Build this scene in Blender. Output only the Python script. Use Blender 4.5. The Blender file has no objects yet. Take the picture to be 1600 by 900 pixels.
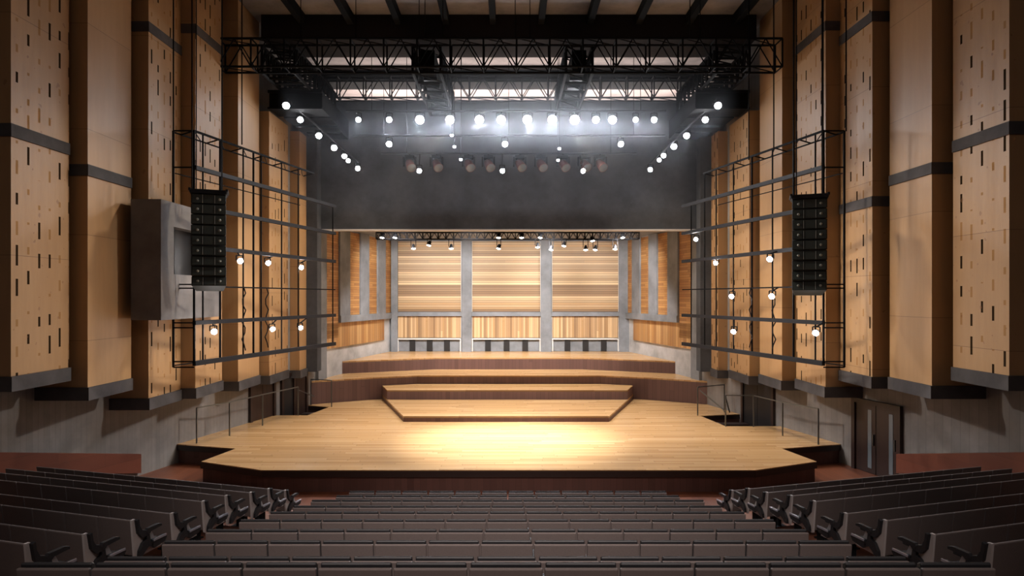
import bpy, bmesh, math, random
from mathutils import Vector, Matrix
random.seed(7)
sc = bpy.context.scene
COL = sc.collection
EYE = 4.9          # eye height above the flat floor in front of the stage

# ------------------------------------------------------------------ camera
cd = bpy.data.cameras.new('camera'); cam = bpy.data.objects.new('camera', cd); COL.objects.link(cam)
cam.location = (0, 0, EYE); cam.rotation_euler = (math.pi/2, 0, 0)
cd.sensor_width = 36; cd.lens = 22.5; cd.shift_x = 5/1600; cd.shift_y = 15/1600
cd.clip_start = 0.05; cd.clip_end = 200
sc.camera = cam
# ------------------------------------------------------------------ view and world
sc.view_settings.view_transform = 'Standard'; sc.view_settings.look = 'None'
sc.view_settings.exposure = 0.0; sc.view_settings.gamma = 1; sc.view_settings.use_curve_mapping = False
sc.cycles.use_denoising = True
sc.cycles.max_bounces = 6; sc.cycles.diffuse_bounces = 4; sc.cycles.volume_bounces = 0
sc.cycles.sample_clamp_indirect = 6
w = bpy.data.worlds.new('world'); sc.world = w; w.use_nodes = True
w.node_tree.nodes['Background'].inputs[0].default_value = (0.55, 0.5, 0.5, 1)
w.node_tree.nodes['Background'].inputs[1].default_value = 0.02

def lamp_spot(name, loc, target, energy, angle, color=(1, 1, 1), blend=.6, radius=.15):
    l = bpy.data.lights.new(name, 'SPOT'); l.energy = energy; l.color = color
    l.spot_size = math.radians(angle); l.spot_blend = blend; l.shadow_soft_size = radius
    o = bpy.data.objects.new(name, l); COL.objects.link(o); o.location = loc
    o.rotation_euler = (Vector(target)-Vector(loc)).to_track_quat('-Z', 'Y').to_euler()
    return o
def lamp_area(name, loc, target, energy, sx, sy, color=(1, 1, 1), spread=180):
    l = bpy.data.lights.new(name, 'AREA'); l.energy = energy; l.color = color
    l.shape = 'RECTANGLE'; l.size = sx; l.size_y = sy; l.spread = math.radians(spread)
    o = bpy.data.objects.new(name, l); COL.objects.link(o); o.location = loc
    o.rotation_euler = (Vector(target)-Vector(loc)).to_track_quat('-Z', 'Y').to_euler()
    return o
WARM = (1.0, .87, .70); WHITE = (1.0, .93, .86); COOL = (.86, .9, 1.0); PINK = (1, .86, .80); SHELL = (1, .96, .92)
# stage: pool of light at the front, overall wash
lamp_spot('stage_pool_light', (0, 20.1, 11.9), (0.1, 19.4, .56), 21000, 40, (.88, .94, 1), 1.0, .3)
for x in (-4.5, -1.5, 1.5, 4.5):
    lamp_spot('stage_wash_light', (x, 19.8, 12.0), (x*.75, 22.3, .5), 2700, 54, WHITE, 1, .3)
# shell: washes from the truss over the choir risers
for x in (-5, -1.7, 1.7, 5):
    lamp_spot('shell_wash_light', (x, 27.6, 7.5), (x*.95, 34, 4.0), 1350, 105, SHELL, .8, .2)
    lamp_spot('riser_wash_light', (x, 28.5, 7.5), (x*.9, 29.5, 1.5), 1150, 110, SHELL, .8, .2)
for s in (-1, 1):
    # fill spots added without fixtures to brighten the upright timber faces
    lamp_spot('wall_fill_light', (s*3.0, 19.6, 11.7), (s*10, 13.5, 4.0), 1400, 52, WARM, 1.0, .25)
    lamp_spot('wall_fill_light', (s*3.0, 19.6, 11.7), (s*8.8, 19.0, 4.5), 1200, 56, WARM, 1.0, .25)
    lamp_spot('wall_fill_light', (s*2.5, 24.0, 11.0), (s*8.0, 23.5, 5.0), 1300, 80, WARM, 1.0, .25)
    # added cross fill, no fixtures, reaching under the timber onto the concrete
    lamp_spot('cross_fill_light', (-s*7.0, 19.8, 11.9), (s*10.4, 15.0, 1.6), 3000, 46, WHITE, 1.0, .25)
    lamp_spot('cross_fill_light', (-s*6.0, 19.8, 11.9), (s*8.8, 22.0, 1.6), 2000, 46, WHITE, 1.0, .25)
# soft unseen fills added over the centre audience to brighten the seat backs
lamp_spot('seat_fill_light', (-2, -1.5, 13.8), (-1, 9.5, 1.2), 6600, 37, PINK, 1, 1.2)
lamp_spot('seat_fill_light', (2, -1.5, 13.8), (1, 9.5, 1.2), 6600, 37, PINK, 1, 1.2)
lamp_area('seat_fill_light', (0, 3, 14.2), (0, 9, 0), 200, 14, 5, PINK)
# roof space behind the header
lamp_area('roof_space_light', (0, 29.3, 12.2), (0, 29.3, 20), 1900, 15, 1.2, PINK)
lamp_area('roof_space_light', (0, 24.6, 13.1), (0, 24.6, 20), 60, 10, .5, PINK)

# ------------------------------------------------------------------ mesh helpers
class MB:
    def __init__(s): s.v = []; s.f = []; s.sm = []
    def add(s, vs, fs, smooth=False):
        b = len(s.v); s.v += [tuple(v) for v in vs]
        for f in fs: s.f.append(tuple(b+i for i in f)); s.sm.append(smooth)
    def hexa(s, a, b, c, d, h):                    # quad a,b,c,d swept by vector h
        h = Vector(h); lo = [Vector(p) for p in (a, b, c, d)]; hi = [p+h for p in lo]
        s.add(lo+hi, [(3, 2, 1, 0), (4, 5, 6, 7), (0, 1, 5, 4), (1, 2, 6, 5), (2, 3, 7, 6), (3, 0, 4, 7)])
    def box(s, x0, x1, y0, y1, z0, z1):
        s.hexa((x0, y0, z0), (x1, y0, z0), (x1, y1, z0), (x0, y1, z0), (0, 0, z1-z0))
    def prism(s, poly, z0, z1):
        if sum(poly[i][0]*poly[(i+1) % len(poly)][1]-poly[(i+1) % len(poly)][0]*poly[i][1] for i in range(len(poly))) < 0: poly = poly[::-1]
        n = len(poly); vs = [(x, y, z0) for x, y in poly]+[(x, y, z1) for x, y in poly]
        s.add(vs, [tuple(range(n-1, -1, -1)), tuple(range(n, 2*n))]+[(i, (i+1) % n, n+(i+1) % n, n+i) for i in range(n)])
    def prism_x(s, poly, x0, x1):                   # polygon in (y,z), swept in x
        n = len(poly); vs = [(x0, y, z) for y, z in poly]+[(x1, y, z) for y, z in poly]
        s.add(vs, [tuple(range(n)), tuple(range(2*n-1, n-1, -1))]+[(i, n+i, n+(i+1) % n, (i+1) % n) for i in range(n)])
    def tube(s, p, q, r, n=8, r2=None):
        p = Vector(p); q = Vector(q); d = (q-p).normalized(); r2 = r if r2 is None else r2
        u = d.orthogonal().normalized(); v = d.cross(u); vs = []
        for c, rr in ((p, r), (q, r2)):
            vs += [c+rr*(math.cos(2*math.pi*i/n)*u+math.sin(2*math.pi*i/n)*v) for i in range(n)]
        s.add(vs, [(i, (i+1) % n, n+(i+1) % n, n+i) for i in range(n)], n > 6)
        s.add(vs, [tuple(range(n-1, -1, -1)), tuple(range(n, 2*n))])
    def bar(s, p, q, w, h):                          # rectangular bar, w sideways, h upwards
        p = Vector(p); q = Vector(q); d = (q-p).normalized()
        up = Vector((0, 0, 1)) if abs(d.z) < .95 else Vector((0, 1, 0))
        a = d.cross(up).normalized(); b = a.cross(d)
        a *= w/2; b *= h/2
        s.hexa(p-a-b, p+a-b, p+a+b, p-a+b, q-p)
    def dome(s, c, d, r, depth, n=14, m=4):          # cap bulging along d
        c = Vector(c); d = Vector(d).normalized(); u = d.orthogonal().normalized(); v = d.cross(u); vs = []; fs = []
        for j in range(m):
            a = j/m*math.pi/2
            vs += [c+d*depth*math.sin(a)+r*math.cos(a)*(math.cos(2*math.pi*i/n)*u+math.sin(2*math.pi*i/n)*v) for i in range(n)]
        vs.append(c+d*depth); t = len(vs)-1
        for j in range(m-1): fs += [(j*n+i, j*n+(i+1) % n, (j+1)*n+(i+1) % n, (j+1)*n+i) for i in range(n)]
        fs += [((m-1)*n+i, (m-1)*n+(i+1) % n, t) for i in range(n)]
        s.add(vs, fs, True)
    def build(s, name, mat, parent=None, loc=None, bevel=0, seg=2):
        me = bpy.data.meshes.new(name); me.from_pydata(s.v, [], s.f)
        me.polygons.foreach_set('use_smooth', s.sm); me.materials.append(mat)
        bm = bmesh.new(); bm.from_mesh(me)
        if bevel:
            bmesh.ops.remove_doubles(bm, verts=bm.verts, dist=1e-5)
            bmesh.ops.bevel(bm, geom=list(bm.edges), offset=bevel, segments=seg, affect='EDGES', profile=.5)
        bmesh.ops.recalc_face_normals(bm, faces=bm.faces); bm.to_mesh(me); bm.free()
        me.update()
        o = bpy.data.objects.new(name, me); COL.objects.link(o)
        if parent: o.parent = parent
        if loc: o.location = loc
        return o
def tag(o, label, cat, group=None, kind=None):
    o['label'] = label; o['category'] = cat
    if group: o['group'] = group
    if kind: o['kind'] = kind
    return o
def empty(name, loc=(0, 0, 0), rz=0):
    o = bpy.data.objects.new(name, None); COL.objects.link(o); o.location = loc; o.rotation_euler = (0, 0, rz); o.empty_display_size = .2
    return o
def struct(o): o['kind'] = 'structure'; return o
def at(px, py, d): return Vector(((px-795)*d/1000, d, EYE-(py-465)*d/1000))     # point of the place seen at px,py and d metres away
def copy_tree(o, parent=None):
    c = o.copy(); COL.objects.link(c)
    if parent: c.parent = parent
    for ch in o.children: copy_tree(ch, c)
    return c

# ------------------------------------------------------------------ materials
def mat(name, col, rough=.6, metal=0, emit=None, es=0):
    m = bpy.data.materials.new(name); m.use_nodes = True; b = m.node_tree.nodes['Principled BSDF']
    b.inputs['Base Color'].default_value = (*col, 1); b.inputs['Roughness'].default_value = rough; b.inputs['Metallic'].default_value = metal
    if emit: b.inputs['Emission Color'].default_value = (*emit, 1); b.inputs['Emission Strength'].default_value = es
    return m
class N:
    def __init__(s, m): s.t = m.node_tree; s.b = s.t.nodes['Principled BSDF']
    def n(s, typ, **kw):
        x = s.t.nodes.new(typ)
        for k, v in kw.items(): setattr(x, k, v)
        return x
    def l(s, a, b): s.t.links.new(a, b)
    def math(s, op, a, b=None, c=None):
        x = s.n('ShaderNodeMath', operation=op)
        for i, v in enumerate((a, b, c)):
            if v is None: continue
            if isinstance(v, (int, float)): x.inputs[i].default_value = v
            else: s.l(v, x.inputs[i])
        return x.outputs[0]
    def mix(s, f, a, b, blend='MIX'):
        x = s.n('ShaderNodeMix', data_type='RGBA', blend_type=blend)
        for i, v in ((0, f), (6, a), (7, b)):
            if isinstance(v, (int, float)): x.inputs[i].default_value = v
            elif isinstance(v, tuple): x.inputs[i].default_value = (*v, 1)
            else: s.l(v, x.inputs[i])
        return x.outputs[2]
    def noise(s, vec, scale, detail=3, rough=.5):
        x = s.n('ShaderNodeTexNoise'); x.inputs['Scale'].default_value = scale; x.inputs['Detail'].default_value = detail; x.inputs['Roughness'].default_value = rough
        s.l(vec, x.inputs['Vector']); return x.outputs[0]
    def scale(s, vec, v):
        x = s.n('ShaderNodeVectorMath', operation='MULTIPLY'); s.l(vec, x.inputs[0]); x.inputs[1].default_value = v; return x.outputs[0]
    def ramp(s, f, stops):
        x = s.n('ShaderNodeValToRGB'); s.l(f, x.inputs[0]); r = x.color_ramp
        while len(r.elements) < len(stops): r.elements.new(.5)
        for e, (p, c) in zip(r.elements, stops): e.position = p; e.color = (*c, 1)
        return x.outputs[0]
    def white(s, *xyz):
        x = s.n('ShaderNodeTexWhiteNoise', noise_dimensions='3D'); c = s.n('ShaderNodeCombineXYZ')
        for i, v in enumerate(xyz):
            if isinstance(v, (int, float)): c.inputs[i].default_value = v
            else: s.l(v, c.inputs[i])
        s.l(c.outputs[0], x.inputs['Vector']); return x.outputs[0]
    def coords(s):
        tc = s.n('ShaderNodeTexCoord'); sp = s.n('ShaderNodeSeparateXYZ'); s.l(tc.outputs['Object'], sp.inputs[0])
        return tc.outputs['Object'], sp.outputs
    def bump(s, h, st=.3, dist=.02):
        x = s.n('ShaderNodeBump'); x.inputs['Strength'].default_value = st; x.inputs['Distance'].default_value = dist
        s.l(h, x.inputs['Height']); s.l(x.outputs[0], s.b.inputs['Normal'])

def plywood(name, slots, seed=0., a=(.50, .30, .135), b=(.38, .215, .095)):
    m = mat(name, a, .55); n = N(m); v, c = n.coords()
    g = n.noise(n.scale(v, (3, 3, .35)), 2.2, 4, .6); g2 = n.noise(n.scale(v, (26, 26, 1.2)), 3, 3)
    col = n.mix(g, b, a); col = n.mix(n.math('MULTIPLY', g2, .35), col, (.30, .16, .07))
    # sheet joints every 2.44 m, each sheet a little different
    zz = n.math('DIVIDE', n.math('ADD', c[2], seed), 2.44); row = n.math('FLOOR', zz)
    tone = n.white(row, seed, 1.)
    col = n.mix(n.math('MULTIPLY', tone, .28), col, (.30, .17, .08))
    fr = n.math('FRACT', zz); j = n.math('LESS_THAN', fr, .006)
    col = n.mix(n.math('MULTIPLY', j, .55), col, (.12, .06, .03))
    if slots:
        # long narrow slots in a staggered grid, their inner shade painted on; shallow grooves paler
        u = n.math('DIVIDE', n.math('ADD', c[1], seed*1.7), .31); ui = n.math('FLOOR', u); uf = n.math('FRACT', u)
        off = n.math('MULTIPLY', n.white(ui, seed, 3.), 1.)
        q = n.math('ADD', n.math('DIVIDE', c[2], .62), off); qi = n.math('FLOOR', q); qf = n.math('FRACT', q)
        r = n.white(ui, qi, seed+5.)
        length = n.math('ADD', n.math('MULTIPLY', n.math('GREATER_THAN', r, .45), .30), n.math('MULTIPLY', n.white(ui, qi, 9.), .38))
        inu = n.math('MULTIPLY', n.math('GREATER_THAN', uf, .40), n.math('LESS_THAN', uf, .61))
        inv = n.math('MULTIPLY', n.math('GREATER_THAN', qf, .15), n.math('LESS_THAN', qf, n.math('ADD', length, .15)))
        ge = n.n('ShaderNodeNewGeometry'); sn = n.n('ShaderNodeSeparateXYZ'); n.l(ge.outputs['True Normal'], sn.inputs[0])
        mask = n.math('MULTIPLY', n.math('MULTIPLY', inu, inv), n.math('GREATER_THAN', n.math('ABSOLUTE', sn.outputs[0]), .7))
        deep = n.math('GREATER_THAN', r, .6); n.l(n.math('MULTIPLY', n.math('SUBTRACT', 1., mask), .5), n.b.inputs['Specular IOR Level'])
        sc_ = n.mix(deep, (.24, .12, .05), (.012, .008, .006))
        amt = n.math('ADD', n.math('MULTIPLY', deep, .55), .4)
        col = n.mix(n.math('MULTIPLY', mask, amt), col, sc_)
        knots = n.math('LESS_THAN', n.noise(v, 5.5, 1), .27)
        col = n.mix(n.math('MULTIPLY', knots, .45), col, (.2, .09, .04))
    n.l(col, n.b.inputs['Base Color']); n.bump(g2, .08, .01)
    return m
def concrete(name, base, boards=True, st=.5, axis=(1, 1)):
    m = mat(name, base, .8); n = N(m); v, c = n.coords()
    g = n.noise(v, .8, 5, .65); d = tuple(x*.62 for x in base); l = tuple(min(1, x*1.25) for x in base)
    col = n.ramp(g, [(.3, d), (.55, base), (.75, l)])
    if boards:
        u = n.math('DIVIDE', n.math('ADD', n.math('MULTIPLY', c[0], axis[0]), n.math('MULTIPLY', c[1], axis[1])), .17)
        t = n.white(n.math('FLOOR', u), 2., 0.); col = n.mix(n.math('MULTIPLY', t, .45), col, d)
        e = n.math('LESS_THAN', n.math('FRACT', u), .07); col = n.mix(n.math('MULTIPLY', e, .4), col, tuple(x*.4 for x in base))
        s2 = n.noise(n.scale(v, (9, 9, .5)), 1.6, 3); col = n.mix(n.math('MULTIPLY', s2, .4), col, d)
    n.l(col, n.b.inputs['Base Color']); n.bump(g, .2, .01)
    return m
def planks(name, axis, width, cols, rough, seam=.25, length=2.2, along=0, st=.1, sw=.05):
    """boards: axis = coordinate across the boards, along = coordinate they run in"""
    m = mat(name, cols[0], rough); n = N(m); v, c = n.coords()
    u = n.math('DIVIDE', c[axis], width); ui = n.math('FLOOR', u); uf = n.math('FRACT', u)
    o = n.math('MULTIPLY', n.white(ui, 4., 0.), 7.); q = n.math('ADD', n.math('DIVIDE', c[along], length), o); qi = n.math('FLOOR', q)
    t = n.white(ui, qi, 1.)
    col = n.ramp(t, [(i/(len(cols)-1), x) for i, x in enumerate(cols)])
    s = [22., 22., 22.]; s[along] = 1.1
    g = n.noise(n.scale(v, tuple(s)), 1.5, 3); col = n.mix(n.math('MULTIPLY', g, .35), col, tuple(x*.6 for x in cols[0]))
    e = n.math('LESS_THAN', uf, sw); e2 = n.math('LESS_THAN', n.math('FRACT', q), .012/length if length < 20 else -1.)
    col = n.mix(n.math('MULTIPLY', n.math('MAXIMUM', e, e2), seam), col, (.03, .015, .01))
    n.l(col, n.b.inputs['Base Color']); n.bump(n.math('SUBTRACT', 1., e), st, .01)
    return m
M = {}
M['stage_wood'] = planks('stage_oak_boards', 1, .115, [(.52, .30, .125), (.60, .365, .165), (.43, .235, .095), (.64, .40, .195)], .26, .5, 2.6, 0)
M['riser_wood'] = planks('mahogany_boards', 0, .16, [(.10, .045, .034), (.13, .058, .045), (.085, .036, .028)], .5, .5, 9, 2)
M['riser_far'] = planks('mahogany_boards_lit', 0, .16, [(.15, .082, .072), (.18, .098, .086), (.13, .07, .062)], .5, .5, 9, 2)  # paler copy of the mahogany, with the light on the far risers painted in
M['floor_wood'] = planks('auditorium_floor_boards', 0, .14, [(.16, .05, .025), (.21, .068, .032), (.13, .04, .02)], .4, .4, 1.8, 1)
M['slat_h'] = planks('horizontal_slats', 2, .118, [(.46, .29, .15), (.19, .11, .06), (.66, .46, .26), (.28, .17, .09), (.76, .56, .33), (.23, .135, .07), (.60, .37, .18), (.34, .21, .12)], .5, .7, 60, 0, .5, .16)
M['slat_hy'] = planks('horizontal_slats_side', 2, .105, [(.46, .22, .07), (.30, .13, .045), (.55, .29, .10), (.36, .17, .06), (.58, .33, .13)], .5, .6, 1.1, 1, .5, .12)
M['slat_v'] = planks('vertical_slats', 0, .10, [(.52, .31, .14), (.24, .14, .07), (.72, .50, .28), (.34, .20, .10), (.64, .42, .22)], .5, .5, 9, 2, .5, .10)
M['slat_vy'] = planks('vertical_slats_side', 1, .24, [(.50, .26, .09), (.34, .16, .06), (.60, .36, .15), (.42, .20, .07)], .5, .5, 9, 2, .5, .10)
M['concrete_wall'] = concrete('board_marked_concrete', (.27, .245, .228))
M['concrete_pale'] = concrete('pale_concrete', (.50, .50, .51), False)
M['concrete_grey'] = concrete('grey_concrete', (.21, .22, .24), False)
M['concrete_dark'] = concrete('dark_concrete', (.085, .078, .078), False)
M['concrete_box'] = concrete('booth_concrete', (.17, .155, .15), False)
M['charcoal'] = concrete('charcoal_fabric', (.075, .08, .09), False)
M['ceiling'] = concrete('ceiling_plaster', (.24, .21, .20), False)
M['beam'] = mat('black_beam', (.006, .006, .006), .9)
M['black_steel'] = mat('black_steel', (.006, .006, .007), .8)
M['grey_steel'] = mat('grey_steel', (.02, .02, .023), .6)
M['rail_steel'] = mat('rail_steel', (.16, .17, .17), .35, .8)
M['cross'] = mat('cross_beam_paint', (.022, .019, .019), .9)
M['black'] = mat('black_paint', (.008, .008, .009), .5)
M['dark_edge'] = mat('stage_nosing', (.022, .012, .010), .45)
M['door_wood'] = planks('door_wood', 1, .11, [(.026, .013, .011), (.036, .018, .014)], .45, .4, 5, 2)
M['door_dark'] = mat('door_dark', (.012, .011, .012), .5)
M['door_glass'] = mat('door_glass', (.13, .15, .17), .15)
M['mahogany'] = planks('parapet_mahogany', 2, .35, [(.14, .042, .026), (.18, .055, .032)], .4, .2, 3, 1)
M['cab'] = mat('speaker_cabinet', (.014, .018, .016), .6)
M['grille'] = mat('speaker_grille', (.045, .056, .050), .7)
M['cone'] = mat('speaker_cone', (.34, .37, .34), .4)
M['white_trim'] = mat('white_trim', (.62, .60, .58), .5)
M['fabric'] = mat('seat_fabric', (.125, .102, .096), .62)
n = N(M['fabric']); v, c = n.coords(); g = n.noise(v, 90, 2); n.l(n.mix(g, (.10, .08, .075), (.145, .118, .11)), n.b.inputs['Base Color']); n.bump(g, .15, .004)
M['end_panel'] = mat('seat_end_grey', (.42, .39, .38), .45)
M['seat_black'] = mat('seat_black', (.007, .007, .009), .55)
M['seat_edge'] = mat('seat_edge_trim', (.5, .52, .6), .25, .6)
M['lens'] = mat('lit_lens', (1, 1, 1), .3, 0, (.93, .95, 1), 110)
M['lens_warm'] = mat('lit_lens_warm', (1, 1, 1), .3, 0, (1, .95, .88), 12)
M['red_case'] = mat('dim_red_case', (.10, .035, .03), .5)
M['plastic'] = mat('lamp_grey', (.10, .10, .115), .4, .3)

for k in ('black_steel', 'beam', 'cross', 'black', 'charcoal', 'grey_steel', 'concrete_dark'): M[k].node_tree.nodes['Principled BSDF'].inputs['Specular IOR Level'].default_value = .12
# ------------------------------------------------------------------ room shell
def wx(d): return 9.85+(18.9-d)*.25            # half width of the hall at distance d
CEIL = 14.5
for s, nm in ((-1, 'left'), (1, 'right')):
    m = MB(); a, b = (s*wx(-3), -3), (s*wx(26.3), 26.3)
    m.prism([a, b, (b[0]+s*.4, b[1]), (a[0]+s*.4, a[1])], -.6, CEIL)
    struct(m.build('wall_'+nm, M['concrete_wall']))
    m = MB(); a, b = (s*7.95, 26.3), (s*6.2, 34.3)
    m.prism([a, b, (b[0]+s*2.2, b[1]), (a[0]+s*.5, a[1])], -.6, 7.95)
    struct(m.build('wall_shell_'+nm, M['concrete_pale']))
m = MB(); m.box(-16, 16, -3.4, -3, -.6, CEIL); struct(m.build('wall_rear', M['concrete_wall']))
m = MB(); m.box(-6.3, 6.3, 34, 34.4, -.6, 7.95); struct(m.build('wall_back', M['concrete_grey']))
m = MB(); m.box(-9, 9, 34.45, 34.8, 7.9, CEIL); struct(m.build('wall_roof_space', M['ceiling']))
for s, nm in ((-1, 'left'), (1, 'right')):
    m = MB(); m.box(min(s*8.1, s*8.5), max(s*8.1, s*8.5), 26.3, 34.45, 7.95, CEIL); struct(m.build('wall_roof_'+nm, M['ceiling']))
m = MB(); m.box(-16, 16, -3.4, 34.8, CEIL, CEIL+.3); struct(m.build('ceiling', M['ceiling']))
m = MB(); m.box(-8.4, 8.4, 26.45, 34.4, 7.95, 8.15); struct(m.build('ceiling_shell', M['concrete_grey']))
# concrete columns, ledges on the back wall
for i, (p, q) in enumerate(((611, 621), (721.5, 736.5), (845, 861.5), (967.5, 983))):
    m = MB(); x0, x1 = (p-795)*.0337, (q-795)*.0337; m.box(x0, x1, 33.7, 34, 1.9, 7.95)
    struct(m.build('trim_%d' % (i+1), M['concrete_grey']))
m = MB(); m.box(-6.2, 6.3, 33.78, 34, 3.92, 4.14); struct(m.build('trim_5', M['concrete_grey']))

# header wall (charcoal) over the opening
m = MB(); m.box(-8.1, 8.1, 26.0, 26.3, 7.68, 12.85); struct(m.build('wall_header', M['charcoal']))
m = MB(); m.box(-8.1, 8.1, 25.97, 26.33, 7.62, 7.68); struct(m.build('trim_6', M['white_trim']))
# proscenium returns
for s, nm in ((-1, 'left'), (1, 'right')):
    m = MB(); m.box(min(s*7.62, s*8.2), max(s*7.62, s*8.2), 25.45, 26.0, 1.95, 11.3); struct(m.build('trim_%d' % (7 if s < 0 else 8), M['charcoal']))

# raked floor: stepped rows. centre block rows run straight, side blocks turned 16 degrees
A16 = math.radians(16); T16 = math.tan(A16)
def rake(d): return max(0, 3.05-.23*max(d, -2.)) if d < 13.26 else 0
centre_rows = [(4.5, 4.9-1.91), (5.47, 2.64), (6.39, 2.43), (7.31, 2.21), (8.22, 2.01), (9.25, 1.765), (10.27, 1.52), (11.2, 1.32), (12.1, 1.12), (13.1, .9)]
side_rows = [(6.07, 386), (6.9, 371), (7.78, 349), (8.69, 338), (9.58, 319), (10.36, 310), (11.35, 305), (12.2, 299), (13.1, 301.6)]
side_rows = [(d, EYE-k*d/1000) for d, k in side_rows]
def steps(rows, back): # list of (y0,y1,z)
    out = [(-3, rows[0][0]-.3, rows[0][1]-.85+.25)]
    for i, (d, z) in enumerate(rows):
        nx = rows[i+1][0]-.3 if i+1 < len(rows) else d+.9
        out.append((d-.3, nx, max(z-.85, .02)))
    return out
fl = MB()
for y0, y1, z in steps(centre_rows, 0): fl.box(-4.1, 4.1, y0, y1, -.3, z)
for s in (-1, 1):
    for y0, y1, z in steps(side_rows, 0):
        xo0, xi = 15.8, 4.1
        def yy(y, x): return y+(x-4.6)*T16
        a = (s*xi, yy(y0, xi)); b = (s*xi, yy(y1, xi))
        # outer end follows the wall
        def outer(y):
            x = (9.85+(18.9-(y-4.6*T16))*.25)/(1+.25*T16); return x
        xa, xb = min(outer(y0), wx(-3)), outer(y1)
        if y0 < -2: a = (s*xi, -3); P = [a, b, (s*xb, yy(y1, xb)), (s*xb, -3)]
        else: P = [a, b, (s*xb, yy(y1, xb)), (s*xa, yy(y0, xa))]
        fl.prism(P, -.3, z)
struct(fl.build('floor_rake', M['floor_wood']))
m = MB(); m.box(-14, 14, 5, 34.4, -.6, 0); struct(m.build('floor', M['floor_wood']))

# ceiling beams
for X in (-7.0, -5.36, -3.75, -2.13, -.54, 1.1, 2.76, 4.4, 6.1, 7.7):
    m = MB(); m.box(X-.1, X+.1, -3, 21.7, 14.15, CEIL); tag(m.build('ceiling_beam', M['beam']), 'black beam running lengthwise under the ceiling, ' + ('%s of the row' % ['leftmost', 'second from left', 'third from left', 'fourth from left', 'fifth from left', 'fifth from right', 'fourth from right', 'third from right', 'second from right', 'rightmost'][[-7.0, -5.36, -3.75, -2.13, -.54, 1.1, 2.76, 4.4, 6.1, 7.7].index(X)]), 'beam', 'lengthwise ceiling beams')
m = MB(); m.box(-8.4, 8.4, 21.7, 23.4, 13.68, CEIL); tag(m.build('cross_beam', M['cross']), 'deep dark beam crossing the ceiling above the front truss', 'beam')
m = MB(); m.box(-8.3, 8.3, 27.0, 28.0, 14.0, CEIL); tag(m.build('cross_beam', M['beam']), 'dark beam crossing the ceiling behind the charcoal header', 'beam')

# ------------------------------------------------------------------ timber pilasters on the side walls
# near ratio, far ratio (sideways/distance), face distance from axis, face bottom z, band z list, slotted
LP = [(.778, .687, 10.0, 3.31, [8.40], 1), (.658, .590, 9.7, 2.83, [7.97], 0), (.563, .510, 9.4, 2.27, [12.1], 1), (.490, .448, 9.0, 2.3, [12.75], 1),
      (.423, .390, 8.7, 2.2, [], 0), (.3745, .345, 8.42, 2.15, [], 1), (.327, .309, 8.05, 2.1, [], 0)]
RP = [(.782, .694, 10.0, 3.34, [8.42], 1), (.661, .595, 9.7, 2.88, [8.0], 0), (.568, .515, 9.4, 2.85, [7.52, 12.3], 1), (.495, .449, 9.0, 2.36, [12.75], 1),
      (.427, .392, 8.7, 2.25, [], 0), (.376, .345, 8.42, 2.15, [], 1), (.327, .309, 8.05, 2.1, [], 1)]
ordw = ['nearest', 'second nearest', 'third nearest', 'fourth nearest', 'fifth nearest', 'sixth nearest', 'farthest']
PLS = []
for s, side, LL in ((-1, 'left', LP), (1, 'right', RP)):
    for i, (r0, r1, X, zb, bands, sl) in enumerate(LL):
        y0 = X/r0; y1 = X/r1; zt = CEIL-.02 if i < 5 else 11.45 if i == 5 else 11.3
        if i < 6: y1 = min(y1, LL[i+1][2]/LL[i+1][0]-.01)
        y1 = min(y1, 25.44)
        root = empty('timber_pilaster', (s*X, y0, zb))
        tag(root, '%s timber-faced pilaster on the %s wall, %s' % (ordw[i], side, 'cut with dark slots' if sl else 'plain smooth plywood'), 'wall pilaster', 'timber pilasters along the side walls')
        def pris(mb, inset, za, zb_, front=0):
            P = [(s*(X-inset), y0-front), (s*(X-inset), y1-.003), (s*(wx(y1)-.003), y1-.003), (s*(wx(y0-front)-.003), y0-front)]
            P = [(x-s*X, y-y0) for x, y in P]
            mb.prism(P, za-zb, zb_-zb)
        mb = MB(); pris(mb, 0, zb, zt)
        mb.build('timber_face', plywood('plywood_%s_%d' % (side, i), sl, i*1.37+(s > 0)*4.4), root)
        mb = MB(); pris(mb, .05, zb-.30, zb, .04); mb.build('plinth', M['concrete_dark'], root)
        for bz in bands:
            mb = MB(); pris(mb, .03, bz-.26, bz, .03); mb.build('band', M['concrete_dark'], root)

# rigging gallery slabs above the stage-side pilasters
for s, side in ((-1, 'left'), (1, 'right')):
    root = empty('rigging_gallery', (s*7.5, 22.4, 11.46)); tag(root, 'black stepped rigging gallery above the %s pilasters by the header' % side, 'gallery')
    m = MB()
    for y0, y1, xo, z0 in ((22.3, 23.3, 8.35, .02), (23.3, 24.3, 8.2, -.02), (24.3, 25.0, 8.1, -.1), (25.0, 25.98, 7.9, -.14)):
        xs = sorted((s*xo-s*7.5, s*(6.5)-s*7.5)); m.box(xs[0], xs[1], y0-22.4, y1-22.4-.002, z0, .62)
    m.build('deck_slab', M['beam'], root)
    m = MB(); xs = sorted((s*.88, -s*1.0)); m.box(xs[0], xs[1], -.16, -.1, .56, .66); m.box(xs[0], xs[1], -.16, -.1, 0, .06); m.build('edge_flange', M['black_steel'], root)

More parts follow.
